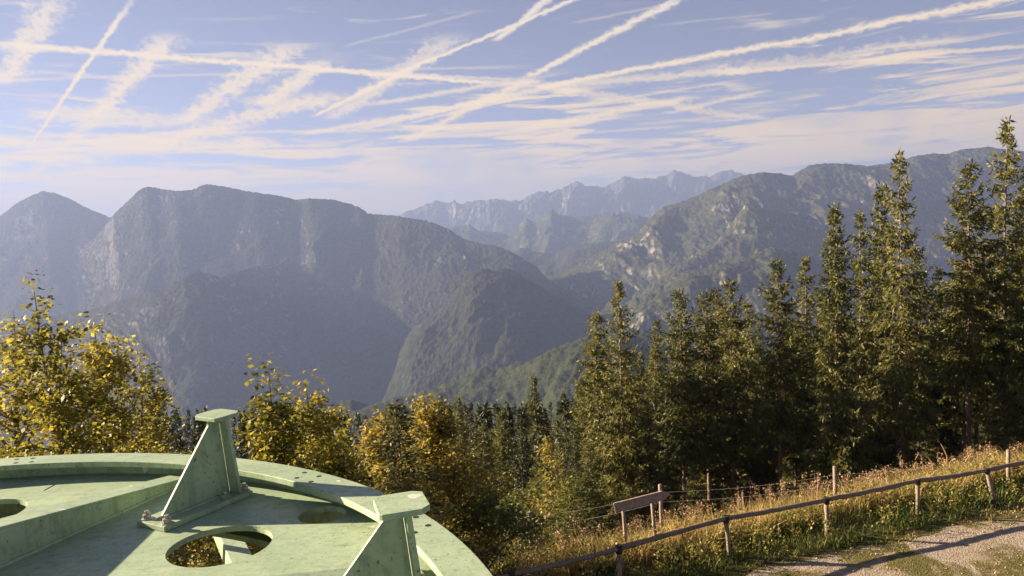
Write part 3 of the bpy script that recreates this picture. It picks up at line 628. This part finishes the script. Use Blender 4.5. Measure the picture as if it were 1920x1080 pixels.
maple(640, 800, 16, .95, 49, 'low yellow maple between yellow and orange trees', 'maple', 5500, .095, 4, GM)
maple(850, 845, 18, 1.3, 50, 'low olive maple below the large orange maple', 'maple_orange', 5500, .095, 4, GM)
GB = 'bushes beyond the wheel'
for i, (px, py, D, Rm, mat, lab) in enumerate([
    (905, 935, 17.5, 1.1, 'shrub', 'green bush at the rim edge of the wheel'),
    (965, 945, 20.5, 1.0, 'shrub', 'green bush left of the yellow larch foot'),
    (1075, 905, 24, 1.1, 'shrub', 'green bush left of the arrow sign, among dry grass'),
    (760, 880, 15, 1.3, 'maple_orange', 'bush with reddish leaves directly behind the second wheel stand'),
    (660, 870, 13.5, 1.1, 'maple', 'yellow bush behind the wheel rim'),
    (1010, 900, 26, 1.3, 'shrub', 'dark green bush behind the larch'),
    (420, 860, 12.5, 1.2, 'maple', 'yellow bush behind the first wheel stand'),
    (330, 830, 12.0, 1.1, 'maple', 'yellow bush left of the first wheel stand'),
    (560, 850, 12.5, 1.1, 'maple', 'low yellow bush seen above the rim between the two stands')]):
    maple(px, py, D, Rm, 60 + i, lab, mat, 4200, .085, 3, GB, 'leafy_bush', .04)
# larch
p = at(1030, 818, 25); g = float(gz(p[0], p[1])) - .1; hL = p[2] - g
lm = spruce_meshes('larch', hL, 1.0, .08, 77, whorl=.17, per=5, twig_gap=.09, bl=.16, bw=.05, gap=.15, upsweep=.45, dead=False, power=.8)
place_tree('larch_tree', lm, (M['bark'], M['larch']), tuple((p[0], p[1], g)), 0, 1.0, 'young yellow larch standing in front of the dark spruces', 'tree')

# ------------------------------------------------------------------ lift wheel
WC = np.array([-2.1943, 1.3853]); WEB = -1.08
wheel = empty('bull_wheel', (WC[0], WC[1], WEB)); tag(wheel, 'large green steel lift wheel lying flat in the foreground', 'wheel')
def pw(name, mb, mat='steel', parent=wheel, bev=.004, smooth=False):
    o = link(name, mb.mesh(name, smooth), M[mat], parent)
    if bev: bevel(o, bev)
    return o
def pol(r, a, z=None):
    a = R_(a); return (r * math.cos(a), r * math.sin(a)) if z is None else (r * math.cos(a), r * math.sin(a), z)
zf = lambda z: z - WEB
mb = MB(); mb.lathe([(2.0935, zf(-1.0)), (2.2301, zf(-1.0)), (2.2301, zf(-1.026)), (2.0935, zf(-1.026))], 192); pw('rim_flange', mb, bev=.003)
mb = MB(); mb.lathe([(2.168, zf(-1.0262)), (2.186, zf(-1.0262)), (2.186, zf(-1.30)), (2.168, zf(-1.30))], 160); pw('rim_wall', mb, bev=0)
mb = MB(); mb.lathe([(2.10, zf(-1.3003)), (2.24, zf(-1.3003)), (2.24, zf(-1.325)), (2.10, zf(-1.325))], 160); pw('lower_flange', mb, bev=0)
def web():
    bm = bmesh.new()
    def loop(cx, cy, r, k):
        vs = [bm.verts.new((cx + r * math.cos(2 * math.pi * j / k), cy + r * math.sin(2 * math.pi * j / k), 0)) for j in range(k)]
        return [bm.edges.new((vs[j], vs[(j + 1) % k])) for j in range(k)]
    E_ = loop(0, 0, 2.166, 160)
    for k in range(8):
        E_ += loop(*pol(1.672, 48 + 43.6 * k if k < 4 else 48 - 45 * (8 - k)), .178, 56)
        if k == 0: E_ += loop(*pol(2.06, 46.4 + 43.6 * k if k < 4 else 46.4 - 45 * (8 - k)), .09, 32)
    E_ += loop(0, 0, .25, 48)
    bmesh.ops.triangle_fill(bm, use_beauty=True, use_dissolve=False, edges=E_)
    for f in bm.faces:
        if f.normal.z < 0: f.normal_flip()
    me = bpy.data.meshes.new('web_plate'); bm.to_mesh(me); bm.free()
    o = link('web_plate', me, M['steel'], wheel); m = o.modifiers.new('thickness', 'SOLIDIFY'); m.thickness = .022; m.offset = -1
web()
mb = MB(); mb.lathe([(.12, .0), (.34, .0), (.34, .20), (.30, .26), (.12, .26)], 64); pw('hub', mb)
def ztop(r): return zf(-.942 - (r - 1.22) * .13)
for k in range(8):
    a = 70.3 + 45 * k; n_ = np.array([-math.sin(R_(a)), math.cos(R_(a))]); u_ = np.array([math.cos(R_(a)), math.sin(R_(a))])
    poly = [u_ * .30, u_ * 2.088, u_ * 2.088 + n_ * .095, u_ * .30 + n_ * .095]
    mb = MB(); mb.prism(poly, .0008, [ztop(.3) - .010, ztop(2.088) - .010, ztop(2.088) - .010, ztop(.3) - .010]); sp = pw('spoke', mb, bev=.002)
    poly = [u_ * .34 - n_ * .004, u_ * 2.085 - n_ * .004, u_ * 2.085 + n_ * .105, u_ * .34 + n_ * .105]
    mb = MB(); mb.prism(poly, [ztop(.34) - .0097, ztop(2.085) - .0097, ztop(2.085) - .0097, ztop(.34) - .0097], [ztop(.34), ztop(2.085), ztop(2.085), ztop(.34)]); pw('top_plate', mb, parent=sp, bev=.002)
    mb = MB(); mb.tube([tuple(u_ * (.36 + 1.72 * j / 60) - n_ * random.uniform(.0005, .003)) + (.001,) for j in range(61)], [random.uniform(.006, .009) for j in range(61)], 6); pw('weld_bead', mb, 'steel_worn', sp, 0, True)
def stand(a):
    u = np.array([math.cos(R_(a)), math.sin(R_(a))]); v = np.array([-u[1], u[0]])
    def q(r, w): return tuple(u * r + v * w)
    zc = zf(-.715)
    # gusset: radial triangle, with the tangential post plate at its outer end
    mb = MB()
    prof = [(1.665, .022), (1.995, .022), (1.965, zc - .0165), (1.915, zc - .0165), (1.915, zc - .04)]
    vs = [(*q(r, -.006), z) for r, z in prof] + [(*q(r, .006), z) for r, z in prof]; n = len(prof)
    mb.add(vs, [tuple(range(n)), tuple(range(n, 2 * n))[::-1]] + [(i, (i + 1) % n, n + (i + 1) % n, n + i) for i in range(n)])
    g_ = pw('gusset', mb, bev=.0015)
    mb = MB(); vs = [(*q(1.997, -.062), .022), (*q(2.013, -.062), .022), (*q(2.013, .062), .022), (*q(1.997, .062), .022),
                     (*q(1.967, -.045), zc - .0165), (*q(1.983, -.045), zc - .0165), (*q(1.983, .045), zc - .0165), (*q(1.967, .045), zc - .0165)]
    mb.add(vs, [(3, 2, 1, 0), (4, 5, 6, 7), (0, 1, 5, 4), (1, 2, 6, 5), (2, 3, 7, 6), (3, 0, 4, 7)]); pw('post_plate', mb, parent=g_, bev=.0015)
    cw, cl, ch = .074, .068, .026; c0 = 1.965
    poly = [q(c0 - cl, -cw + ch * .3), q(c0 - cl + ch * .3, -cw), q(c0 + cl - ch, -cw), q(c0 + cl, -cw + ch), q(c0 + cl, cw - ch * .6), q(c0 + cl - ch, cw), q(c0 - cl + ch, cw), q(c0 - cl, cw - ch)]
    mb = MB(); mb.prism(poly, zc - .016, zc); pw('cap', mb, parent=g_, bev=.0015)
    mb = MB(); mb.prism([q(1.625, -.082), q(2.05, -.082), q(2.05, .082), q(1.625, .082)], .0008, .0215); pw('base_plate', mb, 'steel_worn', g_, .003)
    for w_ in (-.011, .011):
        b = MB(); b.tube([(*q(1.67 + .325 * k / 24, w_ + random.uniform(-.0015, .0015)), .0225) for k in range(25)], [random.uniform(.0055, .008) for k in range(25)], 6); pw('weld_bead', b, 'steel_worn', g_, 0, True)
    for r_b, w_b in ((1.655, .058), (1.655, -.058), (2.034, -.05), (2.034, .05), (1.93, -.056)):
        b = MB(); c = q(r_b, w_b); b.prism([(c[0] + .016 * math.cos(i * 1.0472), c[1] + .016 * math.sin(i * 1.0472)) for i in range(6)], .0255, .041)
        b.prism([(c[0] + .022 * math.cos(i * .5236), c[1] + .022 * math.sin(i * .5236)) for i in range(12)], .0217, .0253)
        b.prism([(c[0] + .009 * math.cos(i * .7854), c[1] + .009 * math.sin(i * .7854)) for i in range(8)], .0412, .054); pw('bolt', b, 'bolt', g_, .001)
    return g_
for a in (61.0, 17.4, -119.0, -162.6): stand(a)
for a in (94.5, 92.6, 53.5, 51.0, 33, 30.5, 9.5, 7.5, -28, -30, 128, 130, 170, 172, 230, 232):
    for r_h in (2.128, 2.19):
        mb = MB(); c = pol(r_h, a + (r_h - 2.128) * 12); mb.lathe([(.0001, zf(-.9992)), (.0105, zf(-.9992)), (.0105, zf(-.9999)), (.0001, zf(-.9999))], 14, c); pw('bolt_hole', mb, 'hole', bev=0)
for a in (88.0,):
    mb = MB(); u = np.array(pol(1, a)); v = np.array([-u[1], u[0]]); 
    mb.prism([tuple(u * 1.94 - v * .0015), tuple(u * 2.02 - v * .0015), tuple(u * 2.02 + v * .0015), tuple(u * 1.94 + v * .0015)], .0006, .0016); pw('weld_seam', mb, 'hole', bev=0)
# tower under the wheel
tw = empty('lift_tower', (WC[0], WC[1], GZ)); tag(tw, 'green steel lift tower carrying the big wheel, seen through its holes', 'tower')
def tl(p): return (p[0] - WC[0], p[1] - WC[1], p[2] - GZ)
mb = MB(); mb.tube([(0, 0, -.5), (0, 0, WEB - .05 - GZ)], [.42, .24], 24); pw('column', mb, parent=tw, bev=0, smooth=True)
mb = MB(); mb.tube([(0, 0, WEB - .06 - GZ), (0, 0, WEB + .32 - GZ)], .11, 24); pw('axle', mb, 'bolt', tw, 0)
b0, b1 = onz(424, 985, -1.62), onz(458, 1058, -1.62); dd = (b1 - b0) / np.linalg.norm(b1 - b0)
A, B = b0 - dd * .35, b1 + dd * 2.0
mb = MB(); sdv = np.array([-dd[1], dd[0], 0]) * .055
mb.prism([(A - sdv)[:2] - WC, (B - sdv)[:2] - WC, (B + sdv)[:2] - WC, (A + sdv)[:2] - WC], -1.74 - GZ, -1.62 - GZ); pw('cross_arm', mb, parent=tw)
c0_, c1_ = onz(440, 997, -1.50), onz(520, 1010, -1.50); dd2 = (c1_ - c0_) / np.linalg.norm(c1_ - c0_)
mb = MB(); mb.tube([tl(c0_ - dd2 * 1.6), tl(c1_ + dd2 * .5)], .026, 14); pw('pipe', mb, 'pipe', tw, 0, True)
mb = MB(); mb.tube([(0, 0, -1.9 - GZ), tl((A + B) / 2 + np.array([0, 0, -.1]))], .07, 10); pw('brace', mb, parent=tw, bev=0, smooth=True)

# ------------------------------------------------------------------ rail fence
posts = [(-.32 - 2.9, 16.4 - 1.15), (-.3, 16.55), (2.27, 17.65), (5.28, 19.22), (8.28, 20.18), (11.36, 21.30), (13.75, 21.95), (17.2, 23.0), (20.8, 24.2)]
fence = empty('rail_fence', (posts[3][0], posts[3][1], GZ)); tag(fence, 'weathered low fence of round rails on short posts along the gravel path', 'fence')
def floc(x, y, z): return (x - posts[3][0], y - posts[3][1], z - GZ)
leans = [(0, 0), (.03, 0), (.0, 0), (-.10, .02), (-.02, .0), (-.03, 0), (-.32, .05), (0, 0), (0, 0)]
tops = []
for i, (x, y) in enumerate(posts):
    g = float(gz(x, y)); lx, ly = leans[i]; top = (x, y, g + .97); foot = (x - lx, y - ly, g - .4)
    mb = MB(); ks = np.linspace(0, 1, 8); fo_, to_ = np.array(foot), np.array(top)
    mb.tube([floc(*(fo_ + (to_ - fo_) * k + np.array([random.gauss(0, .006), random.gauss(0, .006), 0]))) for k in ks], [.066 - .008 * k + random.gauss(0, .004) for k in ks], 9); po = pw('post', mb, 'wood', fence, 0, True)
    mb = MB(); mb.tube([floc(x, y, g + .90), floc(x, y, g + 1.085)], .085, 10); pw('joint_collar', mb, 'wood_dark', po, .004)
    tops.append((x, y, g + 1.02))
for i in range(len(tops) - 1):
    a, b = np.array(tops[i]), np.array(tops[i + 1]); m_ = (a + b) / 2 + np.array([0, 0, -.02]); off = (b - a) / np.linalg.norm(b - a) * .05
    mb = MB(); ks = np.linspace(0, 1, 15); cv = random.uniform(-.05, .03)
    mb.tube([floc(*(a - off + (b - a + 2 * off) * k + np.array([random.gauss(0, .006), random.gauss(0, .006), random.gauss(0, .006) + cv * math.sin(math.pi * k)]))) for k in ks], [.070 - .012 * k + random.gauss(0, .0045) for k in ks], 9); pw('rail', mb, 'rail', fence, 0, True)
# wire fence behind it
wf = empty('wire_fence', (9.37, 22.2, GZ)); tag(wf, 'thin wire fence on taller posts in the grass behind the rail fence', 'fence')
wp = [(-3.6, 18.6), (.2, 20.05), (4.0, 21.4), (9.37, 22.2), (15.2, 23.2), (20.5, 24.6)]
for i, (x, y) in enumerate(wp):
    g = float(gz(x, y)); hgt = (1.15, 1.1, 1.22, 1.25, 1.18, 1.2)[i] + GZ - g
    mb = MB(); mb.tube([(x - 9.37 + .03, y - 22.2, g - GZ - .35), (x - 9.37, y - 22.2, g - GZ + hgt - .01), (x - 9.37, y - 22.2, g - GZ + hgt)], [.06, .056, .04], 10); pw('post', mb, 'wood', wf, 0, True)
for hh in (.72, 1.0):
    for i in range(len(wp) - 1):
        (xa, ya), (xb, yb) = wp[i], wp[i + 1]; za, zb = GZ + hh, GZ + hh
        pts = [(xa + (xb - xa) * s - 9.37, ya + (yb - ya) * s - 22.2 - .06, za + (zb - za) * s - .10 * math.sin(math.pi * s) - GZ) for s in np.linspace(0, 1, 7)]
        mb = MB(); mb.tube(pts, .0035, 4); pw('wire', mb, 'wire', wf, 0)
# arrow sign
sg = empty('arrow_sign', (3.1, 19.78, GZ)); tag(sg, 'faded pointed wooden sign board with red lettering traces on two posts', 'sign')
def sl(p): return (p[0] - 3.1, p[1] - 19.78, p[2] - GZ)
DS = 19.75
for (xt, yt, xb, yb) in ((1168, 952, 1176, 1035), (1222, 938, 1232, 1028)):
    t_ = at(xt, yt, DS + .05); b_ = at(xb, yb, DS + .05); b_[2] = float(gz(b_[0], b_[1])) - .3
    mb = MB(); mb.tube([sl(b_), sl(t_)], [.05, .045], 8); pw('post', mb, 'wood', sg, 0, True)
cn = [at(*p, DS - .03) for p in ((1150, 944), (1154, 962), (1245, 938), (1257, 926), (1241, 921))]
mb = MB(); n = 5; mb.add([sl(p) for p in cn] + [sl(p + np.array([0, .045, 0])) for p in cn], [tuple(range(n)), tuple(range(n, 2 * n))[::-1]] + [(i, (i + 1) % n, n + (i + 1) % n, n + i) for i in range(n)])
ms, t = new_mat('faded_sign_board'); oc = objcoord(t); mp = N(t, 'ShaderNodeMapping'); mp.inputs['Scale'].default_value = (3, 3, 16); L(t, oc, mp.inputs[0])
gr = tex_noise(t, mp.outputs[0], 3, 5, .7); mp3 = N(t, 'ShaderNodeMapping'); mp3.inputs['Scale'].default_value = (26, 1, 7); L(t, oc, mp3.inputs[0]); rd_ = tex_noise(t, mp3.outputs[0], 1, 3, .6)
c = mixc(t, mapr(t, gr, .3, .7), (.19, .15, .13), (.40, .33, .29)); c = mixc(t, math_(t, 'MULTIPLY', mapr(t, rd_, .53, .60), .65), c, (.34, .085, .075)); finish(t, c, .8, gr, .006, .15)
M['sign'] = ms; pw('sign_board', mb, 'sign', sg, .006)

# ------------------------------------------------------------------ grass and weeds
def blades(n, tlo, thi, dlo, dhi, hlo, hhi, w, seed, clump=.8, lim=None, bend=.5):
    r = np.random.default_rng(seed); t_ = r.uniform(tlo, thi, n); d = r.uniform(dlo, dhi, n)
    x = FO[0] + FT[0] * t_ + FN[0] * d; y = FO[1] + FT[1] * t_ + FN[1] * d
    k = fbm(x * clump, y * clump, 3) + .5; ok = r.random(n) < np.clip(k * 1.6 - .25, .08, 1)
    if lim is not None: ok &= lim(x, y, d)
    x, y, k = x[ok], y[ok], k[ok]; n = len(x); z = gz(x, y) - .03
    h = r.uniform(hlo, hhi, n) * np.clip(.55 + .7 * k, .5, 1.35); a = r.uniform(0, 6.28, n); lean = r.normal(size=(n, 2)) * bend
    b = np.stack([x, y, z], -1); m_ = b + np.stack([lean[:, 0] * h * .22, lean[:, 1] * h * .22, h * .55], -1); tp = b + np.stack([lean[:, 0] * h * .75, lean[:, 1] * h * .75, h], -1)
    s = np.stack([np.cos(a), np.sin(a), a * 0], -1) * (w * r.uniform(.6, 1.4, n))[:, None] / 2
    V = np.stack([b - s, b + s, m_ + s * .9, m_ - s * .9, tp], 1).reshape(-1, 3); i = np.arange(n)[:, None] * 5
    return V, np.concatenate([i + np.array([[0, 1, 2]]), i + np.array([[0, 2, 3]]), i + np.array([[3, 2, 4]])])
V, Fa = blades(62000, -12, 19, .5, 8, .25, .90, .022, 201, clump=.9, bend=.75)
tag(link('dry_grass', np_mesh('dry_grass', V, Fa), M['grass_dry']), 'tall golden dry grass behind the rail fence', 'grass', kind='stuff')
V, Fa = blades(34000, -12, 19, -.9, 4, .16, .42, .026, 202)
tag(link('green_grass', np_mesh('green_grass', V, Fa), M['grass_green']), 'short green grass and weeds along the foot of the rail fence', 'grass', kind='stuff')
V, Fa = blades(60000, -7, 19, -9, -.7, .03, .12, .022, 203, clump=.55, lim=lambda x, y, d: fbm(x * .55 + 3, y * .55, 3) > -.02 + .05 * (-d - 2))
tag(link('path_grass', np_mesh('path_grass', V, Fa), M['grass_dry']), 'thin worn grass patches on the gravel path', 'grass', kind='stuff')
r = np.random.default_rng(204); n = 5200; t_ = r.uniform(-7, 19, n); d_ = r.uniform(-9, -1.0, n); P0 = np.stack([FO[0] + FT[0] * t_ + FN[0] * d_, FO[1] + FT[1] * t_ + FN[1] * d_], -1)
sz_ = r.gamma(2.0, .005, n)[:, None] + .005; oct_ = np.array([(1, 0, 0), (-1, 0, 0), (0, 1, 0), (0, -1, 0), (0, 0, .7), (0, 0, -.7)]); 
V = (np.concatenate([P0, (gz(P0[:, 0], P0[:, 1]) + .022)[:, None]], 1)[:, None, :] + (oct_[None] * r.uniform(.6, 1.3, (n, 6, 1))) * sz_[:, :, None])
Fa = (np.arange(n)[:, None, None] * 6 + np.array([(0, 2, 4), (2, 1, 4), (1, 3, 4), (3, 0, 4), (2, 0, 5), (1, 2, 5), (3, 1, 5), (0, 3, 5)])[None]).reshape(-1, 3)
tag(link('loose_stones', np_mesh('loose_stones', V.reshape(-1, 3), Fa), M['stone']), 'loose pale gravel stones lying on the path', 'gravel', kind='stuff')
# leafy weeds and seed heads
r = np.random.default_rng(301)
def weeds(n, tlo, thi, dlo, dhi, hlo, hhi, per, leaf, seed, top=.0):
    r = np.random.default_rng(seed); t_ = r.uniform(tlo, thi, n); d = r.uniform(dlo, dhi, n)
    x = FO[0] + FT[0] * t_ + FN[0] * d; y = FO[1] + FT[1] * t_ + FN[1] * d; k = fbm(x * .5 + 9, y * .5, 2); ok = r.random(n) < np.clip(.5 + 1.6 * k, .05, 1)
    x, y = x[ok], y[ok]; n = len(x); z = gz(x, y); h = r.uniform(hlo, hhi, n)
    s = top + (1 - top) * r.random((n, per)); lean = r.normal(size=(n, 2)) * .12
    P = np.stack([x[:, None] + lean[:, :1] * s * h[:, None] + r.normal(size=(n, per)) * .07, y[:, None] + lean[:, 1:] * s * h[:, None] + r.normal(size=(n, per)) * .07, z[:, None] + h[:, None] * s], -1).reshape(-1, 3)
    D = r.normal(size=P.shape); D[:, 2] = np.abs(D[:, 2]) * .6 + .1
    V, Fa = kites(P, D, leaf * r.uniform(.6, 1.3, len(P)), leaf * .6 * r.uniform(.6, 1.3, len(P)), seed, flat=.3)
    # stems
    b = np.stack([x, y, z - .03], -1); tp = b + np.stack([lean[:, 0] * h, lean[:, 1] * h, h], -1); a = r.uniform(0, 3.14, n); sv = np.stack([np.cos(a), np.sin(a), a * 0], -1) * .007; o = len(V)
    V = np.concatenate([V, np.stack([b - sv, b + sv, tp + sv * .5, tp - sv * .5], 1).reshape(-1, 3)]); Fa = np.concatenate([Fa, o + np.arange(n)[:, None] * 4 + np.array([[0, 1, 2, 3]])])
    return V, Fa
V, Fa = weeds(3200, -12, 19, -.6, 6, .2, .8, 28, .085, 302)
tag(link('leafy_weeds', np_mesh('leafy_weeds', V, Fa), M['weed']), 'leafy green weeds among the grass by the fence', 'weeds', kind='stuff')
V, Fa = weeds(620, -10, 18, 1.0, 6, .8, 1.35, 36, .055, 303, top=.72)
tag(link('seed_heads', np_mesh('seed_heads', V, Fa), M['seed']), 'reddish brown seed heads standing above the dry grass', 'weeds', kind='stuff')
GA = 'dry stalks above the right end of the fence'
for i, (path, lab) in enumerate([
    ([(1752, 892), (1748, 868), (1738, 854), (1722, 852), (1716, 862)], 'bowed dry stalk, leftmost of the stalks above the rail'),
    ([(1780, 884), (1782, 866), (1790, 860), (1797, 866), (1798, 880)], 'dry stalk curled over into a small loop'),
    ([(1776, 880), (1776, 856), (1770, 842), (1764, 832)], 'straight dry stalk leaning left with a tip high above the rail'),
    ([(1808, 880), (1812, 862), (1822, 850), (1830, 842)], 'forked dry stalk leaning right above the rail'),
    ([(1842, 880), (1834, 874), (1826, 868)], 'short dry stalk beside the leaning fence post')]):
    D = 25.0; b = at(*path[0], D); foot = np.array([b[0] + .02, b[1], float(gz(b[0], b[1])) - .05])
    pts = [foot] + [at(a_, b_, D + .15 * math.sin(j + i)) for j, (a_, b_) in enumerate(path)]
    mb = MB(); mb.tube([tuple(q - foot) for q in pts], [.022] * (len(pts) - 1) + [.008], 6, True)
    if 'forked' in lab:
        k_ = pts[-2] - foot; mb.tube([tuple(k_), tuple(k_ + np.array([.02, 0, .12])), tuple(k_ + np.array([-.10, 0, .24]))], [.016, .012, .006], 5)
    e = link('dry_stalk', mb.mesh('dry_stalk', True), M['seed']); e.location = foot; tag(e, lab, 'plant', GA)
print('tris', sum(len(m.loop_triangles) if m.loop_triangles else len(m.polygons) * 2 for m in bpy.data.meshes))
